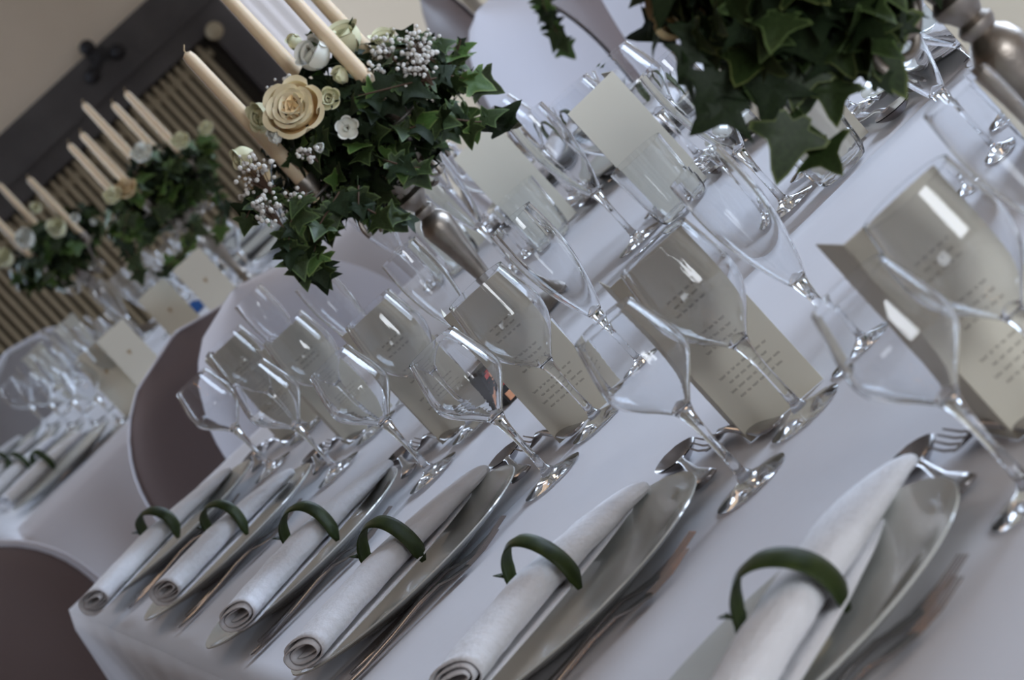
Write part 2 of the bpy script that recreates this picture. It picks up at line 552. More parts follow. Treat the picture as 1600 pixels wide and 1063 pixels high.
def smoothp(pts, k=3):
    """Catmull-Rom through profile points"""
    out = []
    n = len(pts)
    for i in range(n - 1):
        p0, p1, p2, p3 = pts[max(i - 1, 0)], pts[i], pts[i + 1], pts[min(i + 2, n - 1)]
        for j in range(k):
            t = j / k
            out.append(tuple(0.5 * ((2 * p1[c]) + (-p0[c] + p2[c]) * t + (2 * p0[c] - 5 * p1[c] + 4 * p2[c] - p3[c]) * t * t
                                    + (-p0[c] + 3 * p1[c] - 3 * p2[c] + p3[c]) * t ** 3) for c in (0, 1)))
    out.append(pts[-1])
    return out


foot = [(0, 0), (0.030, 0.0), (0.0345, 0.0008), (0.0348, 0.0016), (0.030, 0.0030), (0.018, 0.0052), (0.008, 0.0085), (0.0048, 0.014)]
stemA = [(0.0036, 0.030), (0.0037, 0.048), (0.0045, 0.064), (0.0058, 0.074)]
bowlA = smoothp([(0.0085, 0.0815), (0.0170, 0.0915), (0.0285, 0.1030), (0.0375, 0.1150), (0.0395, 0.1255), (0.0378, 0.139), (0.0335, 0.157), (0.0292, 0.174)])
GA = glass_mesh('wine_glass', foot + stemA + bowlA, inner_from=len(foot) + len(stemA) + 1, bottom=0.0895)
bowlB = smoothp([(0.0085, 0.0800), (0.0165, 0.0895), (0.0270, 0.1015), (0.0360, 0.1155), (0.0400, 0.1320), (0.0390, 0.150), (0.0345, 0.182)])
GB = glass_mesh('wine_goblet', foot + [(0.0038, 0.030), (0.0038, 0.048), (0.0046, 0.063), (0.0058, 0.073)] + bowlB,
                inner_from=len(foot) + 4 + 1, bottom=0.0880)
bowlC = smoothp([(0.0075, 0.078), (0.0105, 0.084), (0.016, 0.100), (0.022, 0.122), (0.0265, 0.150), (0.0275, 0.175), (0.0262, 0.203)])
GC = glass_mesh('champagne_flute', [(r * 0.92, z) for r, z in foot] + [(0.0038, 0.030), (0.0038, 0.048), (0.0046, 0.062), (0.0062, 0.072)] + bowlC,
                inner_from=len(foot) + 4 + 2, bottom=0.086)
bowlD = smoothp([(0.0295, 0.004), (0.0325, 0.014), (0.0350, 0.035), (0.0370, 0.060), (0.0385, 0.088)])
GD = glass_mesh('water_tumbler', [(0, 0.0), (0.024, 0.0), (0.0275, 0.001)] + bowlD, t=0.0018, inner_from=4, bottom=0.011)

for v_ in GD.vertices:
    a_ = math.atan2(v_.co.y, v_.co.x)
    if 0.0005 < v_.co.z < 0.022:
        k_ = 1 + 0.035 * cos(18 * a_)
        v_.co.x *= k_
        v_.co.y *= k_
    if 0.008 < v_.co.z < 0.014:
        v_.co.z += 0.0012 * cos(9 * a_)

plate_prof = [(0.0, 0.0), (0.072, 0.0), (0.078, 0.001), (0.082, 0.004), (0.105, 0.0075), (0.132, 0.0140), (0.1475, 0.0190), (0.1498, 0.0205),
              (0.1492, 0.0218), (0.1465, 0.0216), (0.130, 0.0172), (0.108, 0.0112), (0.098, 0.0088), (0.085, 0.0072), (0.0, 0.0068)]
PL = MB().lathe([(max(r, 1e-4), z) for r, z in plate_prof], 72).mesh('dinner_plate', M['china'])


def napkin_mesh(seed, L=0.255, turns=3.2, loose=1.0):
    rnd = random.Random(seed)
    ph = rnd.uniform(0, 6)
    mb = MB()
    NU, NV = 36, 76

    def wdt(u):
        if u < 0.5:
            return 0.032 - 0.005 * sin(u / 0.5 * pi)
        return 0.0295 + 0.0150 * ((u - 0.5) / 0.5) ** 0.8

    def hgt(u):
        return 0.0172 - 0.0082 * ((u - 0.45) / 0.55) ** 1.2 if u > 0.45 else 0.0172

    def fn(u, v):
        th = v * turns * 2 * pi - pi * 0.55
        w, h = wdt(u), hgt(u)
        d = 0.80 * h * v
        c, s_ = cos(th), sin(th)
        e = 0.8
        y = (w - d) * math.copysign(abs(c) ** e, c)
        z = (h - d) * math.copysign(abs(s_) ** e, s_)
        # the outer layer ends in a flap lying towards the plate
        if v < 0.06:
            k = (0.06 - v) / 0.06
            y -= k * 0.020 * loose * (0.35 + 0.65 * sin(pi * min(1, u * 1.1)))
            z -= k * 0.002
        ext = L * u
        yy = y / max(w, 1e-4)
        ext -= 0.022 * (u ** 5) * (0.5 + 0.5 * max(-1, min(1, yy))) ** 1.2 + 0.012 * (u ** 6) * (0.5 - 0.5 * max(-1, min(1, yy))) ** 2
        ext += 0.004 * sin(v * 7 + ph) * (1 - u) ** 4
        y += 0.0025 * sin(u * 5 + ph) + 0.0010 * noise.noise(Vector((u * 9, v * 5, seed)))
        z += h + 0.0010 * noise.noise(Vector((u * 11, v * 6, seed + 5)))
        return (ext, y, max(z, 0.0))
    mb.grid(NU, NV, fn)
    return mb.mesh('napkin', M['napkin'])


def band_mesh(seed):
    """a long leaf bent over the napkin, tapering, its tips curling"""
    rnd = random.Random(seed)
    mb = MB()
    tw = rnd.uniform(-0.3, 0.3)

    def fn(u, v):
        th = radians(-28 + 222 * u)
        ry, rz = 0.036, 0.041
        wid = 0.0092 * min(1, (u / 0.12 + 0.4), ((1 - u) / 0.22) ** 0.8 + 0.12)
        if u > 0.86:
            wid *= 0.75 + 0.5 * abs(sin(u * 60))
        x = (v - 0.5) * 2 * wid + (u - 0.5) * (0.020 + 0.02 * tw) + 0.002 * sin(u * 9 + seed)
        rr = 1 + 0.06 * (1 - abs(v - 0.5) * 2) + (0.12 * (u - 0.8) / 0.2 if u > 0.8 else 0)
        return (x, -ry * rr * cos(th) , 0.014 + rz * rr * sin(th) * 0.98)
    mb.grid(44, 4, fn)
    # torn little side tip
    p = fn(0.80, 0.0)
    mb.add([p, (p[0] - 0.005, p[1] + 0.003, p[2] + 0.008), (p[0] + 0.003, p[1] + 0.002, p[2] + 0.004), (p[0] - 0.002, p[1] + 0.001, p[2] + 0.003)],
           [(0, 1, 3), (1, 2, 3), (0, 3, 2)])
    return mb.mesh('leaf_band', M['band'])


def make_napkin(seed, loose):
    t = thing('rolled_napkin', 'x', 'napkin')
    o = inst('napkin_cloth', napkin_mesh(seed, loose=loose), t)
    mo = o.modifiers.new('s', 'SOLIDIFY')
    mo.thickness = 0.0017
    mo.offset = 0
    b_ = inst('leaf_band', band_mesh(seed), t, (0.135, 0, 0), (0, 0, radians(8)))
    mo = b_.modifiers.new('s', 'SOLIDIFY')
    mo.thickness = 0.0009
    mo.offset = 0
    b_['label'] = 'dark green leaf bent round the napkin'
    return t


def tines(mb, x0, x1, z0, z1):
    for k in range(4):
        y = (k - 1.5) * 0.0062
        mb.loft([(x0, y, z0, 0.0015, 0.0008), ((x0 + x1) / 2, y, (z0 + z1) / 2 - 0.0016, 0.0012, 0.0007), (x1, y * 0.92, z1, 0.0006, 0.0006)], 6)


def fork_mb(L=0.21, k=1.0):
    mb = MB()
    s = L / 0.21
    mb.loft([(0, 0, 0.004, 0.004, 0.0012), (0.004, 0, 0.004, 0.010, 0.0016), (0.03, 0, 0.004, 0.0105, 0.0016), (0.07, 0, 0.006, 0.0055, 0.0018),
             (0.11, 0, 0.010, 0.0032, 0.0020), (0.135, 0, 0.010, 0.0036, 0.0018), (0.148, 0, 0.0065, 0.0105, 0.0013),
             (0.165, 0, 0.004, 0.0118, 0.0012), (0.169, 0, 0.0038, 0.0115, 0.0010)], 12)
    tines(mb, 0.166, 0.212, 0.004, 0.0095)
    mb.v = [(x * s, y * s * (1 + (k - 1) * 0.4), z * s * k) for x, y, z in mb.v]
    return mb


def spoon_mb(L=0.18):
    mb = MB()
    s = L / 0.18
    mb.loft([(0, 0, 0.0045, 0.006, 0.0022), (0.004, 0, 0.0048, 0.0135, 0.0030), (0.022, 0, 0.005, 0.0115, 0.0030), (0.06, 0, 0.006, 0.005, 0.0018),
             (0.10, 0, 0.010, 0.003, 0.0020), (0.122, 0, 0.0095, 0.0032, 0.0018), (0.130, 0, 0.0085, 0.006, 0.0012)], 12)
    N = 12

    def fn(u, v):
        x = 0.128 + 0.056 * u
        w = 0.0225 * (sin(pi * min(0.999, (u * 0.93 + 0.03))) ** 0.62)
        q = 2 * v - 1
        depth = 0.0105 * (sin(pi * u) ** 0.7) * (1 - q * q)
        return (x, w * q, 0.0095 - depth + 0.001 * u)
    k = len(mb.v)
    mb.grid(N, N, fn)
    # underside
    mb.grid(N, N, lambda u, v: (fn(u, v)[0], fn(u, v)[1], fn(u, v)[2] - 0.0011))
    mb.v = [(x * s, y * s, z * s) for x, y, z in mb.v]
    return mb


def knife_mb(L=0.23):
    mb = MB()
    mb.loft([(0, 0, 0.004, 0.004, 0.002), (0.004, 0, 0.004, 0.009, 0.0034), (0.05, 0, 0.004, 0.0085, 0.0034), (0.095, 0, 0.004, 0.006, 0.003),
             (0.10, 0, 0.004, 0.0055, 0.0012), (0.12, 0, 0.003, 0.0095, 0.0009), (0.20, 0, 0.003, 0.0095, 0.0007), (0.225, 0, 0.003, 0.005, 0.0006), (0.23, 0, 0.003, 0.001, 0.0004)], 10)
    return mb


FK = fork_mb().mesh('dinner_fork', M['silver'])
DF = fork_mb(0.170, 1.7).mesh('dessert_fork', M['silver'])
SP = spoon_mb().mesh('dessert_spoon', M['silver'])
KN = knife_mb().mesh('dinner_knife', M['silver'])


# menu card: two panels joined at an upright fold
CW, CH = 0.078, 0.172


def card_meshes():
    tp = MB().box(0, CW, -0.0004, 0.0004, 0, CH).mesh('card_panel', M['card'], False)
    rnd = random.Random(3)
    tx = MB()
    for (z0, nl, x0, ln) in ((0.130, 3, 0.016, 0.044), (0.092, 3, 0.020, 0.036), (0.055, 4, 0.014, 0.048)):
        for l in range(nl):
            z = z0 - l * 0.0072
            ln2 = ln * rnd.uniform(0.55, 1.0)
            xs = x0 + (ln - ln2) / 2
            while xs < x0 + (ln + ln2) / 2:
                w = rnd.uniform(0.003, 0.007)
                pts = []
                kk = int(w / 0.0005) + 2
                for i in range(kk):
                    pts.append((xs + w * i / kk, z + 0.0011 * sin(i * 1.9 + xs * 900) + (0.0010 if i == 0 else 0)))
                for (a, b_) in zip(pts, pts[1:]):
                    tx.add([(a[0], -0.00045, a[1]), (b_[0], -0.00045, b_[1]), (b_[0], -0.00045, b_[1] + 0.0008), (a[0], -0.00045, a[1] + 0.0008)], [(0, 1, 2, 3)])
                xs += w + 0.0016
    txm = tx.mesh('menu_text', M['ink'], False)
    em = MB()
    for (dx, dz, r) in ((0, 0, 0.0032), (0.0036, 0.003, 0.0016), (-0.0036, 0.003, 0.0016), (0, -0.0045, 0.0016), (0, 0.005, 0.0014)):
        em.lathe([(0.00005, 0), (r, 0), (r, 0.0002), (0.00005, 0.0002)], 10, (dx, dz, 0))
    return tp, txm, em.mesh('card_emblem', M['gold'], False)


CPM, CTX, CEM = card_meshes()


def make_card(a_text=0.0, a_back=1.2):
    t = thing('menu_card', 'x', 'menu card')
    f = inst('text_panel', CPM, t, (0, 0, 0), (0, 0, a_text))
    inst('menu_text', CTX, f)['kind'] = 'stuff'
    c = inst('cover_panel', CPM, t, (0, 0, 0), (0, 0, a_back))
    inst('cover_emblem', CEM, c, (CW / 2, 0.0006, CH * 0.55), (radians(-90), 0, 0))['kind'] = 'stuff'
    return t


# ------------------------------------------------------------------ near row of place settings
WHERE = ['rightmost in the near row', 'second from right in the near row', 'third from right in the near row',
         'fourth from right in the near row', 'fifth from right in the near row', 'last in the near row, at the table corner']
YK = [0.0, 0.640, 1.347, 1.962, 2.617, 3.203]
PC = []     # plate centres
NAPK = [((0.020, -0.175), (0.293, 0.124)), ((0.040, 0.600), (0.262, 0.740)), ((0.022, 1.275), (0.280, 1.448)),
        ((0.038, 1.830), (0.283, 2.021)), ((0.040, 2.530), (0.266, 2.676)), ((-0.012, 3.095), (0.263, 3.305))]
NCOL = ['thick loose white napkin roll', 'plump white napkin roll with a rounded tip', 'bright white napkin roll with a clear spiral end',
        'white napkin roll with an oval flat-rolled end', 'brownish-shaded napkin roll with an open spiral end', 'slim napkin roll nearest the table corner']
plate0 = thing('dinner_plate', 'white oval-looking china plate', 'plate')
inst('plate_body', PL, plate0)
plate_used = False
gl_used = {}


def place_glass(me, cat, x, y, label, group, zt=T2, tilt=0):
    o = inst(me.name.split('.')[0], me, None, (x, y, zt), (0, 0, random.uniform(0, 6)))
    tag(o, label, cat, group)
    return o


for k, y in enumerate(YK):
    w = WHERE[k]
    if k == 0:
        p = plate0
        p.location = (0.150, y, T2)
    else:
        p = dup(plate0, (0.150 + (-0.004, 0, 0.004)[k % 3], y, T2))
    tag(p, 'white coupe plate under a rolled napkin, %s' % w, 'plate', 'plates along the near side')
    (ax, ay), (bx, by) = NAPK[k]
    n = make_napkin(k + 1, (1.5, 1.2, 1.4, 0.6, 1.3, 0.3)[k])
    n.location = (ax, ay, T2 + 0.0225)
    n.rotation_euler = (0, radians(1.2), math.atan2(by - ay, bx - ax))
    ln = sqrt((bx - ax) ** 2 + (by - ay) ** 2)
    n.scale = (ln / 0.252, 1.0, 1.0)
    tag(n, '%s, %s' % (NCOL[k], w), 'napkin', 'rolled napkins along the near side')
    for j, (dy, dx) in enumerate(((-0.128, 0.030), (-0.158, 0.012))):
        fx = 0.246 - 0.212 if j == 0 else 0.24 - 0.212 - 0.012
        o = inst('dinner_fork', FK, None, (fx, y + dy - 0.010, T2), (0, 0, radians(1.5 if j == 0 else 2)))
        tag(o, '%s steel dinner fork beside the plate %s' % (('inner', 'outer')[j], w), 'fork', 'dinner forks along the near side')
    o = inst('dinner_knife', KN, None, (0.015, y + 0.135, T2), (0, 0, radians(-1)))
    tag(o, 'steel dinner knife behind the plate %s' % w, 'knife', 'dinner knives along the near side')
    # dessert cutlery above the plate
    o = inst('dessert_spoon', SP, None, (0.306, y + 0.005, T2), (0, 0, radians(81)))
    tag(o, 'steel dessert spoon beyond the plate %s' % w, 'spoon', 'dessert spoons along the near side')
    o = inst('dessert_fork', DF, None, (0.372, y - 0.040, T2), (0, 0, radians(99)))
    tag(o, 'steel dessert fork beyond the plate %s' % w, 'fork', 'dessert forks along the near side')
    place_glass(GA, 'wine glass', 0.308, y - 0.118, 'squat-bowled front wine glass, %s' % w, 'front wine glasses of the near row')
    place_glass(GB, 'wine glass', 0.388, y - 0.070, 'taller wine goblet, %s' % w, 'wine goblets of the near row')
    place_glass(GC, 'champagne flute', 0.462, y - 0.050, 'narrow champagne flute, %s' % w, 'champagne flutes of the near row')
    place_glass(GD, 'tumbler', 0.415, y + 0.095, 'clear water tumbler, %s' % w, 'water tumblers of the near row')
    c = make_card(radians(-18), radians(81))
    c.location = (0.358, y + 0.235, T2) if False else (0.357, y + 0.010 + 0.0, T2)
    c.rotation_euler = (0, 0, radians((4, 0, -3, 2, 5, -4)[k]))
    tag(c, 'open cream menu card with script text, %s' % w, 'menu card', 'menu cards of the near row')

# ------------------------------------------------------------------ far row of the same tables
FY = [0.80, 1.44, 2.08, 2.78, 3.40]
FWD = ['far side behind the large silver stem', 'far side behind the hanging ivy', 'far side at the large blank card',
       'far side right of the candelabrum stem', 'far side behind the near flowers']
for k, y in enumerate(FY):
    w = FWD[k]
    p = dup(plate0, (1.010, y, T2))
    tag(p, 'white coupe plate on the %s' % w, 'plate', 'plates along the far side')
    n = make_napkin(20 + k, 1.0)
    n.location = (1.135, y - 0.05, T2 + 0.0225)
    n.rotation_euler = (0, radians(1), radians(180 + 24))
    tag(n, 'rolled white napkin on the %s' % w, 'napkin', 'rolled napkins along the far side')
    for j, dy in enumerate((0.138, 0.168)):
        o = inst('dinner_fork', FK, None, (1.13, y + dy, T2), (0, 0, radians(180)))
        tag(o, '%s steel dinner fork on the %s' % (('inner', 'outer')[j], w), 'fork', 'dinner forks along the far side')
    o = inst('dinner_knife', KN, None, (1.14, y - 0.16, T2), (0, 0, radians(180)))
    tag(o, 'steel dinner knife on the %s' % w, 'knife', 'dinner knives along the far side')
    o = inst('dessert_spoon', SP, None, (0.850, y + 0.07, T2), (0, 0, radians(-92)))
    tag(o, 'steel dessert spoon on the %s' % w, 'spoon', 'dessert spoons along the far side')
    o = inst('dessert_fork', DF, None, (0.885, y - 0.09, T2), (0, 0, radians(88)))
    tag(o, 'steel dessert fork on the %s' % w, 'fork', 'dessert forks along the far side')
    place_glass(GA, 'wine glass', 0.872, y + 0.12, 'squat stemmed wine glass on the %s' % w, 'front wine glasses of the far row')
    place_glass(GB, 'wine glass', 0.792, y + 0.08, 'taller wine goblet on the %s' % w, 'wine goblets of the far row')
    place_glass(GC, 'champagne flute', 0.712, y - 0.02, 'narrow champagne flute on the %s' % w, 'champagne flutes of the far row')
    place_glass(GD, 'tumbler', 0.76, y - 0.10, 'clear water tumbler on the %s' % w, 'water tumblers of the far row')
    c = make_card(radians(3), radians(-97))
    c.location = (0.825, y - 0.030, T2) if k else (0.768, 0.585, T2)
    c.rotation_euler = (0, 0, radians(180 + (3, -2, 2, 0, 4)[k]))
    tag(c, 'cream menu card turned away, blank side seen, %s' % w, 'menu card', 'menu cards of the far row')

# small patterned packet between two menu cards
pk = thing('patterned_packet', 'small red, orange and black patterned packet lying behind a menu card', 'packet', (0.455, 1.86, T2), radians(12))
MB().box(-0.036, 0.036, -0.022, 0.022, 0, 0.040).build('packet_body', M['black'], pk, smooth=False)
for (a, b_, w_, m) in ((-0.026, 0.006, 0.007, 'orange'), (-0.010, 0.018, 0.006, 'orange'), (0.012, 0.006, 0.008, 'orange'), (-0.022, 0.024, 0.006, 'red'),
                       (0.0, 0.006, 0.005, 'red'), (0.026, 0.020, 0.007, 'red'), (0.008, 0.030, 0.007, 'orange'), (0.026, 0.034, 0.005, 'orange')):
    MB().box(a - w_, a + w_, -0.0232, -0.0215, b_ - 0.005, b_ + 0.005).build('colour_patch', M[m], pk, smooth=False)

# ------------------------------------------------------------------ chairs
def chair(label, x, y, rz, m, top=0.95, width=0.46, depth=0.42, group=None, rim=0):
    """fabric-covered banquet chair; seat towards local -y, back at local y=0"""
    t = thing('banquet_chair', label, 'chair', (x, y, 0), rz, group)
    hw = width / 2
    mb = MB()

    def prof(u):                              # outline half width at height fraction u
        return 1.0

    def back(sy):
        def fn(u, v):
            z = 0.02 + (top - 0.02) * v
            q = 2 * u - 1
            zt = z / top
            k = 1.0
            if zt > 0.72:
                k = sqrt(max(0.0, 1 - ((zt - 0.72) / 0.28) ** 2.2))
            w = hw * (0.04 + 0.96 * k) * (1.0 + 0.05 * sin(pi * zt) + (0.06 * (1 - zt)))
            th = 0.030 * (1 - abs(q) ** 4) * (0.35 + 0.65 * min(1, (1 - zt) / 0.08)) + 0.004
            lean = 0.10 * max(0, zt - 0.45)
            fold = 0.004 * sin(q * 22) * max(0, 0.5 - zt)
            cup = -0.02 * (1 - q * q)
            return (w * q, sy * th + lean + fold + cup, z)
        return fn
    mb.grid(28, 36, back(1))
    mb.grid(28, 36, back(-1))
    me = mb.mesh('back_cover', m)
    inst('back_cover', me, t)
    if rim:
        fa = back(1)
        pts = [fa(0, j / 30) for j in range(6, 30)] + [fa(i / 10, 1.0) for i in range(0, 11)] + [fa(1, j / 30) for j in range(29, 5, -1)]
        MB().tube(pts, rim, 8).build('edge_light_rim', M['drape'], t)  # white tube stands in for light catching the cover's edge
    mb = MB()

    def seat(u, v):
        a = u * 2 * pi
        # superellipse plan, skirt to floor then rounded seat
        e = 0.45
        c, s_ = cos(a), sin(a)
        X, Y_ = math.copysign(abs(c) ** e, c), math.copysign(abs(s_) ** e, s_)
        if v < 0.7:
            z = 0.01 + v / 0.7 * 0.43
            f = 1.05 - 0.05 * v / 0.7 + 0.012 * sin(a * 14) * (1 - v / 0.7)
        else:
            g = (v - 0.7) / 0.3 * pi / 2
            z = 0.44 + 0.03 * sin(g)
            f = max(0.001, max(0.0, cos(g)) ** 0.35)
        return (hw * 0.98 * f * X, -0.03 - depth / 2 + depth / 2 * f * Y_, z)
    mb.grid(56, 18, seat)
    inst('seat_cover', mb.mesh('seat_cover', m), t)
    return t


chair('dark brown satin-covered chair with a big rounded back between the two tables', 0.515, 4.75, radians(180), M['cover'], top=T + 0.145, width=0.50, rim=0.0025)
chair('pale grey covered chair at the near table end, right of the brown chair back', 0.590, 4.16, radians(0), M['drape'], top=T + 0.160, width=0.42, depth=0.34)
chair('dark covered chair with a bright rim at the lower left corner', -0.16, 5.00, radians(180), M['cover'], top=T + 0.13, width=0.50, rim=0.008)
chair('white cloth-draped chair with a rounded top above the near flowers', 1.40, 4.96, radians(-80), M['drape'], top=T + 0.185, width=0.62, depth=0.36)
chair('grey rounded chair back peeping out left of the white draped chair', 1.66, 6.45, radians(-90), M['cover'], top=T + 0.22, depth=0.20)
chair('brown covered chair glimpsed between two white draped chairs', 1.74, 5.75, radians(-90), M['cover'], top=T + 0.13, depth=0.24)
chair('white draped chair cut by the top edge, right of the hanging ivy sprig', 1.42, 4.07, radians(-90), M['drape'], top=T + 0.17, width=0.44)
chair('white draped chair behind the blank card and wine glasses', 1.44, 3.42, radians(-90), M['drape'], top=T + 0.17, depth=0.18)
chair('white draped chair behind the top of the pale-edged ivy bundle', 1.44, 2.75, radians(-90), M['drape'], top=T + 0.17, depth=0.18)
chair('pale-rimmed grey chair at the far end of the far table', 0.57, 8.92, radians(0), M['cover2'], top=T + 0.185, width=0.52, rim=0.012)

# ------------------------------------------------------------------ far table settings
FT = ['nearest end of the far table', 'second place of the far table', 'third place of the far table', 'last place of the far table']
for k, y in enumerate((6.08, 6.66, 7.26, 7.86)):
    w = FT[k]
    p = dup(plate0, (0.275, y, T + 0.002))
    tag(p, 'white plate at the %s, left edge of the photo' % w, 'plate', 'plates on the far table')
    n = make_napkin(40 + k, 0.8)
    n.location = (0.135, y + (0.10, 0.10, 0.02, 0.0)[k], T + 0.0245)
    n.rotation_euler = (0, 0, radians((24, 34, 34, 30)[k]))
    tag(n, 'rolled napkin with leaf band at the %s' % w, 'napkin', 'rolled napkins on the far table')
    o = inst('dinner_fork', FK, None, (0.15, y - 0.15, T + 0.002), (0, 0, radians(2)))
    tag(o, 'steel fork at the %s' % w, 'fork', 'forks on the far table')
    place_glass(GA, 'wine glass', 0.43, y - 0.08, 'squat wine glass at the %s' % w, 'wine glasses on the far table', T + 0.002)
    place_glass(GB, 'wine glass', 0.51, y - 0.03, 'wine goblet at the %s' % w, 'wine goblets on the far table', T + 0.002)
    place_glass(GC, 'champagne flute', 0.58, y + 0.02, 'champagne flute at the %s' % w, 'flutes on the far table', T + 0.002)
    # the opposite side
    p = dup(plate0, (1.13, y, T + 0.002))
    tag(p, 'white plate across the table from the %s' % w, 'plate', 'plates on the far table')
    gy = y + (0.23 if k == 0 else 0)
    place_glass(GA, 'wine glass', 0.94, gy + 0.09, 'squat wine glass across from the %s' % w, 'wine glasses on the far table', T + 0.002)
    place_glass(GB, 'wine glass', 0.86, gy + 0.04, 'wine goblet across from the %s' % w, 'wine goblets on the far table', T + 0.002)
    place_glass(GC, 'champagne flute', 0.79, gy, 'champagne flute across from the %s' % w, 'flutes on the far table', T + 0.002)
for (x, y, rz, lb) in ((278, 432, 0, 'square-on cream menu card with tiny emblem beside the blue box'), (69, 505, 4, 'beige menu card with tiny emblem in front of the radiator'),
                       (156, 541, -6, 'brownish menu card with pale edges left of the dark chair back'), (115, 566, 8, 'pale cream menu card touching the dark chair back'),
                       (18, 545, 30, 'brown tent-like menu card in front of the pale-rimmed chair'), (215, 470, 0, 'beige menu card under the second candelabrum')):
    d = r_ * ((x - 800) / FPX) - u_ * ((y - 531.5) / FPX) + f_
    q = CAM_P + d * ((T + 0.002 + CH - CAM_P.z) / d.z)
    if not 5.97 < q.y < 8.24:
        q = px(x, y, min(8.24, max(5.97, q.y)))
    c = thing('menu_card', lb, 'menu card', (q.x, q.y, T + 0.002), radians(rz - 8), 'menu cards on the far table')
    f = inst('cover_panel', CPM, c)
    inst('cover_emblem', CEM, f, (CW / 2, -0.0006, CH * 0.62), (radians(90), 0, 0))['kind'] = 'stuff'
    inst('back_panel', CPM, c, (0, 0.001, 0), (0, 0, radians(62)))
bp_ = px(305, 492, 7.1)
tag(MB().box(-0.03, 0.03, -0.025, 0.025, 0, 0.022).box(-0.022, 0.022, -0.02, 0.02, 0.022, 0.028).build('blue_box', M['blue'], smooth=False),
    'small blue box on the far table beside a cream card', 'box').location = (bp_.x, 7.1, T + 0.002)

# ------------------------------------------------------------------ candelabra
base_prof = [(0.001, 0), (0.062, 0), (0.064, 0.004), (0.058, 0.010), (0.040, 0.016), (0.030, 0.022), (0.016, 0.032), (0.012, 0.042), (0.015, 0.050),
             (0.011, 0.058), (0.0095, 0.070), (0.0098, 0.082), (0.0125, 0.105), (0.0165, 0.135), (0.0205, 0.158), (0.0215, 0.168), (0.0175, 0.178),
             (0.0115, 0.184), (0.0145, 0.189), (0.0145, 0.193), (0.0105, 0.197), (0.0135, 0.203), (0.0185, 0.209), (0.0190, 0.215), (0.0135, 0.221),
             (0.0150, 0.228), (0.0205, 0.236), (0.0215, 0.262), (0.0170, 0.270), (0.0110, 0.280), (0.0100, 0.330), (0.001, 0.331)]
cup_prof = [(0.001, 0), (0.006, 0.0), (0.008, 0.006), (0.0265, 0.010), (0.0275, 0.012), (0.012, 0.0125), (0.0135, 0.020), (0.0150, 0.036), (0.0125, 0.036), (0.0120, 0.018), (0.001, 0.017)]
CUP = MB().lathe(cup_prof, 24).mesh('candle_cup', M['old'])


def arm_mb():
    mb = MB()
    pts = []
    # big S scroll, out from the stem, dipping, then up to the cup
    for i in range(25):
        t = i / 24
        r = 0.016 + 0.080 * t
        z = 0.252 - 0.040 * sin(pi * min(1, t * 1.25)) + 0.032 * max(0, (t - 0.72) / 0.28) ** 1.4 + 0.02 * t
        pts.append((r, 0, z))
    pts.append((0.1, 0, 0.305))
    mb.tube(pts, [0.0045] * 10 + [0.004] * 16, 10)
    # curl under the arm
    pts = []
    for i in range(30):
        a = -0.4 + i / 29 * 5.6
        rr = 0.026 * (1 - 0.45 * i / 29)
        pts.append((0.060 + rr * cos(a), 0, 0.226 + rr * sin(a)))
    mb.tube(pts, 0.0036, 8)
    return mb


ARM = arm_mb().mesh('arm', M['old'])
CANDLE_PR = [(0.001, 0), (0.0108, 0), (0.0112, 0.004), (0.0098, 0.12), (0.0082, 0.228), (0.0066, 0.236), (0.001, 0.239)]


def make_candle(label, x, y, z, group):
    t = thing('taper_candle', label, 'candle', (x, y, z), 0, group)
    MB().lathe(CANDLE_PR, 20).build('wax_taper', M['wax'], t)
    MB().tube([(0, 0, 0.236), (0.001, 0, 0.242), (0.006, 0.001, 0.247)], 0.0009, 6).build('wick', M['wick'], t)
    return t


def candelabrum(label, x, y, rz, scz=1.0, zt=T2):
    t = thing('candelabrum', label, 'candelabrum', (x, y, zt), rz)
    MB().lathe(base_prof, 36).build('stem', M['old'], t)
    for k in range(4):
        inst('arm', ARM, t, (0, 0, 0), (0, 0, k * pi / 2))
        inst('candle_cup', CUP, t, (0.1 * cos(k * pi / 2), 0.1 * sin(k * pi / 2), 0.288))
    inst('candle_cup', CUP, t, (0, 0, 0.325))
    return t


C1 = (0.575, 2.235)
C2 = (0.573, 0.165)
C3 = (0.877, 6.15)
C4 = (0.800, 8.00)
candelabrum('antique silver candelabrum under the sharp flower arrangement in the middle', *C1, radians(24))
candelabrum('large silver candelabrum cut by the top right corner', *C2, radians(20))
candelabrum('silver candelabrum of the second, blurred flower arrangement', *C3, radians(53), zt=T + 0.002)
candelabrum('silver candelabrum at the left edge under the farthest arrangement', *C4, radians(40), zt=T + 0.002)


def candles(c, rz, names, gname, zt):
    for k, nme in enumerate(names):
        if nme is None:
            continue
        if k == 4:
            make_candle(nme, c[0], c[1], zt + 0.338, gname)
        else:
            a = rz + k * pi / 2
            make_candle(nme, c[0] + 0.1 * cos(a), c[1] + 0.1 * sin(a), zt + 0.293, gname)


candles(C1, radians(24), ['ivory taper candle right of the white blossoms in the near arrangement', None,
                          'ivory taper candle leaning over the cream rose, its tip in view', 'ivory taper candle just left of the rightmost candle',
                          'ivory taper candle left of centre rising from the white lisianthus'], 'candles of the near candelabrum', T2)
candles(C3, radians(53), ['rear right candle of the second candelabrum', 'rear left candle of the second candelabrum', 'front left candle of the second candelabrum',
                          'front right candle of the second candelabrum', 'tallest centre candle of the second candelabrum'], 'candles of the second candelabrum', T + 0.002)
candles(C4, radians(40), ['rear right candle of the farthest candelabrum', 'rear left candle of the farthest candelabrum', 'front left candle of the farthest candelabrum',
                          'front right candle of the farthest candelabrum', 'centre candle of the farthest candelabrum'], 'candles of the farthest candelabrum', T + 0.002)


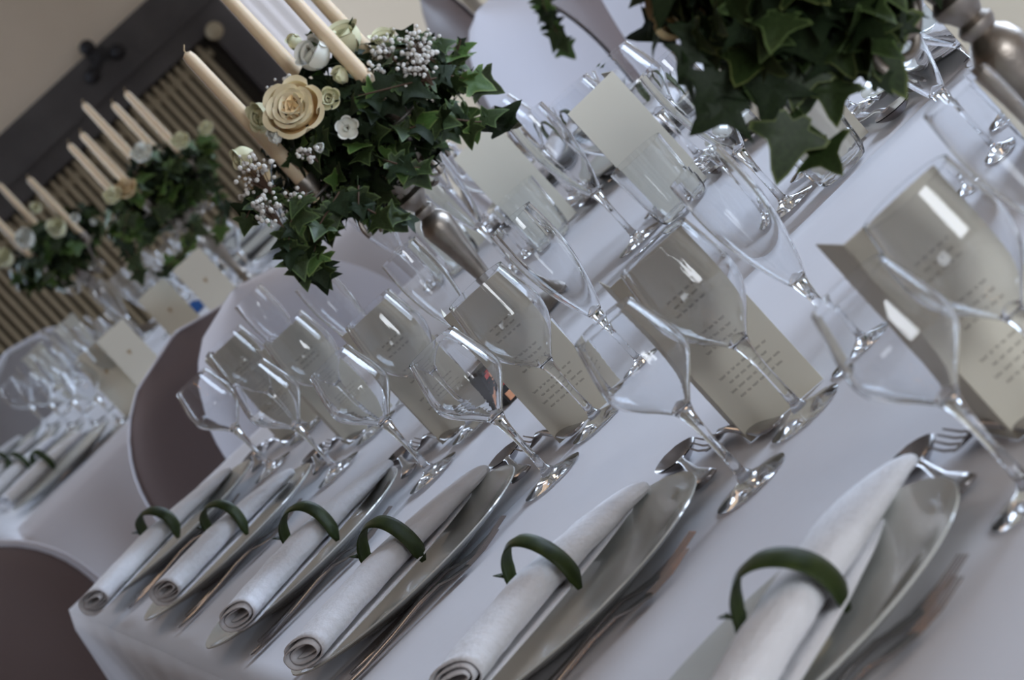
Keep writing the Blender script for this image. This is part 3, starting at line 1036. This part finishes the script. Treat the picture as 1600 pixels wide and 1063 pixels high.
# ------------------------------------------------------------------ flowers and foliage
def ivy_leaf_mesh(seed, m):
    """five-lobed ivy leaf, stalk at the origin, tip towards +y, unit length, slightly folded and curled"""
    rnd = random.Random(seed)
    half = [(0.0, 0.02), (0.16, -0.10), (0.30, -0.06), (0.27, 0.10), (0.56, 0.18), (0.66, 0.30), (0.34, 0.40), (0.25, 0.52), (0.13, 0.80), (0.0, 1.0)]
    half = [(x * rnd.uniform(0.85, 1.15) if x else 0, y) for x, y in half]
    pts = half + [(-x * rnd.uniform(0.9, 1.1), y) for x, y in reversed(half[1:-1])]
    n = len(pts)
    cx, cy = 0.0, 0.28
    vs, at = [(cx, cy, 0)], [0.0]
    bend = rnd.uniform(0.25, 0.6)
    fold = rnd.uniform(0.2, 0.45)

    def lift(x, y):
        return fold * abs(x) * 0.5 - bend * 0.5 * (y - 0.2) ** 2 + 0.04 * sin(x * 9 + seed) * abs(x) * 2 - 0.25 * x * x
    for f in (0.55, 0.9, 1.0):
        for (x, y) in pts:
            X, Y_ = cx + (x - cx) * f, cy + (y - cy) * f
            vs.append((X, Y_, lift(X, Y_)))
            at.append(f if f < 1 else 1.0)
    vs[0] = (cx, cy, lift(cx, cy) - 0.01)
    fs = []
    for i in range(n):
        j = (i + 1) % n
        fs.append((0, 1 + i, 1 + j))
        fs.append((1 + i, 1 + n + i, 1 + n + j, 1 + j))
        fs.append((1 + n + i, 1 + 2 * n + i, 1 + 2 * n + j, 1 + n + j))
    mb = MB()
    mb.add(vs, fs, at)
    mb.tube([(0, 0.02, lift(0, 0.02)), (0.01, -0.2, -0.05), (0, -0.42, -0.14)], 0.012, 4)
    return mb.mesh('ivy_leaf', m)


IVY = [ivy_leaf_mesh(s, M['ivy']) for s in range(3)] + [ivy_leaf_mesh(s + 10, M['ivyd']) for s in range(2)] + [ivy_leaf_mesh(20, M['ivyb'])]
IVYV = [ivy_leaf_mesh(s + 30, M['ivyv']) for s in range(3)] + [ivy_leaf_mesh(40, M['ivyd'])]


def leaf_matrix(pos, tipdir, normal, size):
    yv = Vector(tipdir).normalized()
    zv = Vector(normal)
    zv = (zv - yv * zv.dot(yv))
    if zv.length < 1e-3:
        zv = Vector((0.3, 0.2, 1)) - yv * yv.dot(Vector((0.3, 0.2, 1)))
    zv.normalize()
    xv = yv.cross(zv)
    m = Matrix((xv, yv, zv)).transposed().to_4x4()
    m = Matrix.Translation(pos) @ m @ Matrix.Scale(size, 4)
    return m


def petal_mesh(m, w=0.6, h=1.0, cup=0.5, roll=0.15, name='petal'):
    mb = MB()

    def fn(u, v):
        q = 2 * u - 1
        ww = w * (sin(pi * (0.12 + 0.80 * v ** 0.8)) ** 0.6) if v < 1 else w * 0.72
        ww = w * (0.22 + 0.78 * sin(min(1, v * 1.25) * pi / 2)) * (1 - 0.25 * max(0, v - 0.75) / 0.25)
        x = ww * q
        z = h * v * (1 - 0.10 * q * q * v)
        y = -cup * (1 - cos(v * pi / 2 * 0.9)) * 0.0 + cup * x * x * 1.2 - 0.30 * sin(pi * min(1, v * 1.05)) * cup
        if v > 0.8:
            y -= roll * ((v - 0.8) / 0.2) ** 2
        return (x, y, z)
    k = len(mb.v)
    mb.grid(8, 8, fn)
    mb.a = [1 - abs(0.0) if False else (j / 8.0) for i in range(9) for j in range(9)]
    me = mb.mesh(name, m)
    return me


PET_R = petal_mesh(M['rose'], 0.52, 1.0, 0.75, 0.22)
PET_H = petal_mesh(mat('rose_heart', (0.86, 0.50, 0.20), 0.6, sss=0.1, attr=((0.88, 0.66, 0.36), 0.2, 0.9)), 0.52, 1.0, 0.75, 0.22)
PET_W = petal_mesh(M['whitef'], 0.45, 1.0, 0.7, 0.12)
PET_C = petal_mesh(M['creamf'], 0.48, 1.0, 0.7, 0.15)
PET_P = petal_mesh(M['peach'], 0.48, 1.0, 0.7, 0.15)


def flower(parent, name, pme, pos, axis, size, rings, label=None):
    """petals set in rings round an axis; each petal is a sub-part"""
    e = bpy.data.objects.new(name, None)
    COL.objects.link(e)
    e.parent = parent
    zv = Vector(axis).normalized()
    q = zv.to_track_quat('Z', 'Y').to_matrix().to_4x4()
    e.matrix_local = Matrix.Translation(pos) @ q @ Matrix.Scale(size, 4)
    if label:
        e['label'] = label
    for ri, (n, rad, tilt, hh, z0) in enumerate(rings):
        for i in range(n):
            a = 2 * pi * i / n + ri * 0.7 + random.uniform(-0.12, 0.12)
            m = Matrix.Rotation(a, 4, 'Z') @ Matrix.Translation((0, -rad, z0)) @ Matrix.Rotation(radians(tilt + random.uniform(-5, 5)), 4, 'X') @ Matrix.Diagonal((hh * random.uniform(0.9, 1.1), hh, hh, 1))
            inst('petal', (pme[0] if ri < 2 else pme[1]) if isinstance(pme, tuple) else pme, e, matrix=m)
    return e


ROSE = [(3, 0.03, -10, 0.70, 0.12), (4, 0.08, -6, 0.76, 0.09), (5, 0.13, 0, 0.80, 0.05), (5, 0.18, 8, 0.82, 0.02), (5, 0.23, 18, 0.84, -0.02), (6, 0.26, 34, 0.86, -0.07)]
SMALL = [(3, 0.05, -4, 0.6, 0.08), (4, 0.16, 6, 0.75, 0.0), (5, 0.24, 28, 0.85, -0.05)]
BELL = [(3, 0.10, 0, 0.9, 0.0), (4, 0.20, 14, 1.0, 0.0)]
OPENF = [(5, 0.10, 40, 0.9, 0.0), (3, 0.05, 8, 0.5, 0.05)]
BUD = [(3, 0.08, -10, 0.8, 0), (3, 0.16, 0, 0.9, 0)]


def gyp_cluster(parent, centres, seed):
    rnd = random.Random(seed)
    mb, st = MB(), MB()
    for (c, rad, n) in centres:
        c = Vector(c)
        root = c - Vector((0, 0, rad * 1.2))
        for i in range(n):
            d = Vector((rnd.gauss(0, 1), rnd.gauss(0, 1), rnd.gauss(0, 0.8))).normalized() * rad * rnd.uniform(0.3, 1)
            mb.ball(c + d, rnd.uniform(0.0018, 0.0034), 6, 4)
            st.tube([root, c + d * 0.5, c + d], 0.0004, 3, cap=False)
    o = mb.build('gypsophila_bloom', M['gyp'], parent)
    o['kind'] = 'stuff'
    o = st.build('gypsophila_stem', M['stem'], parent)
    o['kind'] = 'stuff'


def arrangement(label, origin, rad, nleaf, leaves, seed, lsize=(0.022, 0.040), clear=()):
    """ball of ivy; leaves are parts, the dark inner foliage is one stuff part"""
    rnd = random.Random(seed)
    t = thing('flower_arrangement', label, 'flower arrangement', origin)
    core = MB()
    src = [(v.co.copy()) for v in IVY[3].vertices]
    fcs = [tuple(p.vertices) for p in IVY[3].polygons]
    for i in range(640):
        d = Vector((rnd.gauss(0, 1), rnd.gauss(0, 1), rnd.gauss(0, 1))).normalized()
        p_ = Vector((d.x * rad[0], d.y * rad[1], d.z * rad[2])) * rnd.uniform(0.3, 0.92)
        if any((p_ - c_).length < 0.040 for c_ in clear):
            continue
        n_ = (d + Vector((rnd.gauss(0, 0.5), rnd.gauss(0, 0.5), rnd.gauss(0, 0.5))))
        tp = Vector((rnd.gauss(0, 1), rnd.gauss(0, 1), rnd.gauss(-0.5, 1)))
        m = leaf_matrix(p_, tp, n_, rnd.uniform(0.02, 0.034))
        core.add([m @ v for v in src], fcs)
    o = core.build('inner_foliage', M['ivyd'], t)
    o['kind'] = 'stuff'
    for i in range(nleaf):
        d = Vector((rnd.gauss(0, 1), rnd.gauss(0, 1), rnd.gauss(-0.25, 0.9))).normalized()
        rr = rnd.uniform(0.72, 1.0)
        p_ = Vector((d.x * rad[0], d.y * rad[1], d.z * rad[2])) * rr
        if any((p_ - c_).length < 0.045 for c_ in clear):
            continue
        n_ = d + Vector((rnd.gauss(0, 0.35), rnd.gauss(0, 0.35), rnd.gauss(0.3, 0.35)))
        tp = Vector((d.x, d.y, -0.6)) + Vector((rnd.gauss(0, 0.6), rnd.gauss(0, 0.6), rnd.gauss(-0.2, 0.6)))
        inst('ivy_leaf', rnd.choice(leaves), t, matrix=leaf_matrix(p_, tp, n_, rnd.uniform(*lsize)))
    # frame holding the foam
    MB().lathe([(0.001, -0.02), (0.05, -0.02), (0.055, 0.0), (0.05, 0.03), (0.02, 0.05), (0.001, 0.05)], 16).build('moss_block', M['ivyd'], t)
    return t


def trail(t, org, pts, leaves, seed, n=10, size=(0.024, 0.036)):
    """ivy shoot through world points with leaves along it"""
    rnd = random.Random(seed)
    P = [Vector(p_) - org for p_ in pts]
    MB().tube(P, 0.0011, 5).build('ivy_stem', M['stem'], t)
    for i in range(n):
        u = (i + 0.6) / n * (len(P) - 1)
        k = min(int(u), len(P) - 2)
        c = P[k].lerp(P[k + 1], u - k)
        d = (P[k + 1] - P[k]).normalized()
        tp = d + Vector((rnd.gauss(0, 0.7), rnd.gauss(0, 0.7), rnd.gauss(-0.3, 0.6)))
        n_ = Vector((rnd.gauss(-0.1, 0.4), -1, rnd.gauss(0.5, 0.4)))
        inst('ivy_leaf', rnd.choice(leaves), t, matrix=leaf_matrix(c, tp, n_, rnd.uniform(*size)))


O1 = Vector((C1[0] + 0.016, C1[1], T2 + 0.318))
a1 = arrangement('cream rose, white lisianthus and ivy arrangement on the near candelabrum', O1, (0.150, 0.13, 0.100), 330, IVY, 5, lsize=(0.020, 0.036), clear=[px(x_, y_, Y_) - O1 for x_, y_, Y_ in ((470, 292, 2.10), (470, 292, 2.15), (700, 262, 2.12), (690, 262, 2.17), (585, 362, 2.10), (650, 310, 2.12))])


def at1(x, y, Y):
    return px(x, y, Y) - O1


VIEW = (CAM_P - O1).normalized()
up = Vector((0, 0, 1))


def fl(name, pme, x, y, Y, size, rings, axis=None, label=None):
    ax = axis or (VIEW * 0.9 + up * 0.55)
    flower(a1, name, pme, at1(x, y, Y), ax, size, rings, label)


fl('cream_rose', (PET_H, PET_R), 468, 180, 2.10, 0.046, ROSE, VIEW * 1.0 + up * 0.5, 'large cream rose')
fl('small_rose', PET_C, 517, 158, 2.13, 0.020, SMALL, VIEW + up * 0.4, 'small pale cream rose')
fl('lisianthus', PET_W, 508, 96, 2.16, 0.036, BELL, VIEW * 0.6 + up * 1.0 + Vector((-0.3, 0, 0)), 'white lisianthus')
fl('lisianthus', PET_C, 548, 84, 2.20, 0.040, BELL, up + Vector((0.2, -0.4, 0)), 'cream lisianthus')
fl('lisianthus', PET_C, 540, 128, 2.15, 0.024, BUD, VIEW * 0.5 + up, 'yellowish bud')
fl('lisianthus', PET_W, 543, 200, 2.11, 0.020, OPENF, VIEW + Vector((0, 0, 0.1)), 'small open white bloom')
fl('lisianthus', PET_W, 436, 220, 2.10, 0.022, BUD, VIEW * 0.7 + up * 0.7, 'white bud behind the leaning candle')
fl('small_rose', PET_C, 418, 178, 2.16, 0.028, SMALL, Vector((-1, -0.5, 0.4)), 'cream bud at the left')
fl('lisianthus', PET_P, 412, 262, 2.12, 0.028, BELL, Vector((-1, -0.6, -0.2)), 'peach-cream bloom at the left')
fl('lisianthus', PET_C, 395, 240, 2.14, 0.026, BELL, Vector((-1, -0.2, 0.4)), 'cream bloom at the far left')
fl('lisianthus', PET_W, 500, 232, 2.12, 0.016, BUD, VIEW + up * 0.2, 'small white bud')
fl('lisianthus', PET_C, 605, 85, 2.24, 0.032, BELL, up + Vector((0.4, -0.5, 0)), 'pale bloom right of the candle')
fl('lisianthus', PET_C, 470, 75, 2.25, 0.024, BUD, up + Vector((-0.2, -0.3, 0)), 'pale bud at the top')
gyp_cluster(a1, [(at1(652, 76, 2.14), 0.032, 80), (at1(650, 108, 2.11), 0.030, 60), (at1(600, 75, 2.16), 0.02, 30), (at1(395, 270, 2.08), 0.03, 50), (at1(415, 325, 2.06), 0.026, 40), (at1(582, 120, 2.14), 0.022, 26), (at1(480, 235, 2.08), 0.016, 16),
                 (at1(405, 300, 2.12), 0.026, 36), (at1(455, 315, 2.09), 0.020, 24), (at1(445, 140, 2.18), 0.024, 26), (at1(620, 70, 2.22), 0.025, 30)], 4)
for i, (pp, sd) in enumerate((
        ([px(560, 150, 2.12), px(640, 130, 2.10), px(700, 118, 2.12), px(745, 125, 2.14)], 1),
        ([px(640, 200, 2.12), px(700, 185, 2.10), px(740, 190, 2.10), px(790, 192, 2.12)], 2),
        ([px(600, 250, 2.10), px(640, 262, 2.08), px(665, 262, 2.08)], 3),
        ([px(430, 290, 2.10), px(400, 310, 2.09), px(385, 340, 2.09)], 4),
        ([px(480, 300, 2.08), px(455, 345, 2.07), px(450, 385, 2.07), px(480, 420, 2.07)], 5),
        ([px(530, 300, 2.08), px(500, 350, 2.07), px(490, 400, 2.07), px(500, 425, 2.07)], 6),
        ([px(560, 290, 2.08), px(560, 320, 2.07), px(590, 335, 2.07), px(630, 345, 2.07)], 7),
        ([px(690, 110, 2.2), px(712, 90, 2.2), px(720, 62, 2.2)], 8),
        ([px(480, 110, 2.24), px(482, 85, 2.24), px(486, 55, 2.24)], 9))):
    trail(a1, O1, pp, IVY, sd, n=(12, 13, 7, 7, 15, 14, 9, 4, 5)[i], size=((0.026, 0.042) if i < 7 else (0.010, 0.022)))

# second ivy bundle, close to the camera at the top right; pale-edged leaves
O2 = Vector((0.512, C2[1], T2 + 0.330))
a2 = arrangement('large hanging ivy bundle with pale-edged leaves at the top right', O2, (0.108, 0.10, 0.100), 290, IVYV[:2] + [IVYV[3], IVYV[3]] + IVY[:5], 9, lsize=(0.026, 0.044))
Y2 = 0.14
rndv = random.Random(12)
for (x0, y0, x1, y1, sz, mi) in (
        (1300, 120, 1305, 196, 0.055, 0), (1240, 185, 1215, 285, 0.060, 1), (1345, 40, 1418, 150, 0.080, 2), (1250, -10, 1235, 65, 0.055, 0),
        (1090, 60, 1045, 40, 0.045, 3), (1120, 20, 1180, 55, 0.050, 1), (1150, 150, 1080, 205, 0.048, 3), (1210, 110, 1195, 200, 0.050, 3),
        (1120, 110, 1090, 180, 0.045, 3), (1260, 90, 1240, 170, 0.050, 1), (1360, 130, 1400, 100, 0.045, 3), (1300, 40, 1290, 110, 0.05, 3),
        (1080, 70, 1060, 120, 0.045, 3), (1170, 60, 1150, 130, 0.05, 3), (1130, 170, 1105, 200, 0.035, 3), (1390, 20, 1380, 90, 0.05, 3)):
    a_, b_ = px(x0, y0, Y2) - O2, px(x1, y1, Y2) - O2
    inst('ivy_leaf', IVYV[mi], a2, matrix=leaf_matrix(a_, b_ - a_, VIEW + Vector((rndv.gauss(0, 0.25), 0, rndv.gauss(0.1, 0.2))), (b_ - a_).length * 1.05))
trail(a2, O2, [px(1180, 100, 0.2), px(1190, 170, 0.17), px(1240, 200, 0.15), px(1300, 245, 0.15)], IVYV, 22, n=3, size=(0.03, 0.04))
for (x, y, s_) in ((1100, 20, 0.04), (1160, 0, 0.03)):
    flower(a2, 'lisianthus', PET_P, px(x, y, 0.2) - O2, (-0.4, -0.6, 0.5), s_, BELL, 'peach-cream bloom')

# far arrangements
O3 = Vector((C3[0] - 0.0, C3[1], T + 0.325))
a3 = arrangement('blurred ivy and white flower arrangement on the second candelabrum', O3, (0.15, 0.13, 0.085), 170, IVY[:3] + [IVY[5]] * 4, 13, lsize=(0.03, 0.05))
RZ3 = Vector((0, -0.8, 0.6))
for (x, y, pm, s_, nm) in ((225, 245, PET_W, 0.035, 'white bloom'), (200, 300, PET_P, 0.035, 'peach bloom'), (285, 225, PET_C, 0.03, 'cream bloom'), (180, 310, PET_C, 0.03, 'cream bud'),
                           (325, 205, PET_C, 0.025, 'pale bud')):
    flower(a3, 'blossom', pm, px(x, y, 5.97) - O3, RZ3, s_, SMALL, nm)
trail(a3, O3, [px(200, 330, 6.02), px(190, 380, 6.0), px(215, 425, 6.0)], IVY, 31, n=10, size=(0.03, 0.045))
trail(a3, O3, [px(300, 330, 6.02), px(300, 380, 6.0), px(250, 430, 6.0)], IVY, 32, n=10, size=(0.03, 0.045))
trail(a3, O3, [px(330, 270, 6.02), px(350, 320, 6.0), px(340, 370, 6.0)], IVY, 33, n=8, size=(0.03, 0.045))
O4 = Vector((C4[0], C4[1], T + 0.345))
a4 = arrangement('farthest rose and ivy arrangement at the left edge', O4, (0.15, 0.12, 0.085), 130, IVY[:3] + [IVY[5]] * 4, 17, lsize=(0.03, 0.05))
for (x, y, pm, s_, nm) in ((45, 382, PET_W, 0.060, 'white rose'), (95, 365, PET_C, 0.060, 'cream rose'), (12, 412, PET_C, 0.055, 'cream rose at the edge'), (120, 345, PET_W, 0.03, 'white bloom'),
                           (60, 330, PET_C, 0.035, 'pale bloom'), (148, 350, PET_W, 0.02, 'white bud')):
    flower(a4, 'blossom', pm, px(x, y, 7.83) - O4, RZ3, s_, ROSE[:4], nm)

# ivy hanging on the brown far-side chair
hv = px(860, 45, 4.5)
hi = thing('ivy_sprig', 'small ivy sprig hanging beside a white draped chair at the top', 'ivy', hv)
trail(hi, hv, [px(845, -20, 4.5), px(850, 10, 4.5), px(865, 40, 4.5), px(878, 72, 4.5)], IVY, 50, n=14, size=(0.03, 0.045))

# ------------------------------------------------------------------ chandelier overhead, seen only as warm sparks in the silver
ch = thing('chandelier', 'small brass ring chandelier with warm bulbs above the near table', 'chandelier', (0.55, -0.4, 2.35))
MB().tube([(0.28 * cos(a * pi / 12), 0.28 * sin(a * pi / 12), 0) for a in range(25)], 0.012, 8).build('ring', M['gold'], ch)
MB().tube([(0, 0, 0.0), (0, 0, 0.85)], 0.008, 6).tube([(-0.28, 0, 0), (0.28, 0, 0)], 0.006, 6).tube([(0, -0.28, 0), (0, 0.28, 0)], 0.006, 6).build('hanging_rod', M['gold'], ch)
bm_ = MB().ball((0, 0, 0), 0.022, 12, 8).mesh('bulb', M['bulb'])
for k in range(8):
    inst('bulb', bm_, ch, (0.28 * cos(k * pi / 4), 0.28 * sin(k * pi / 4), 0.035))
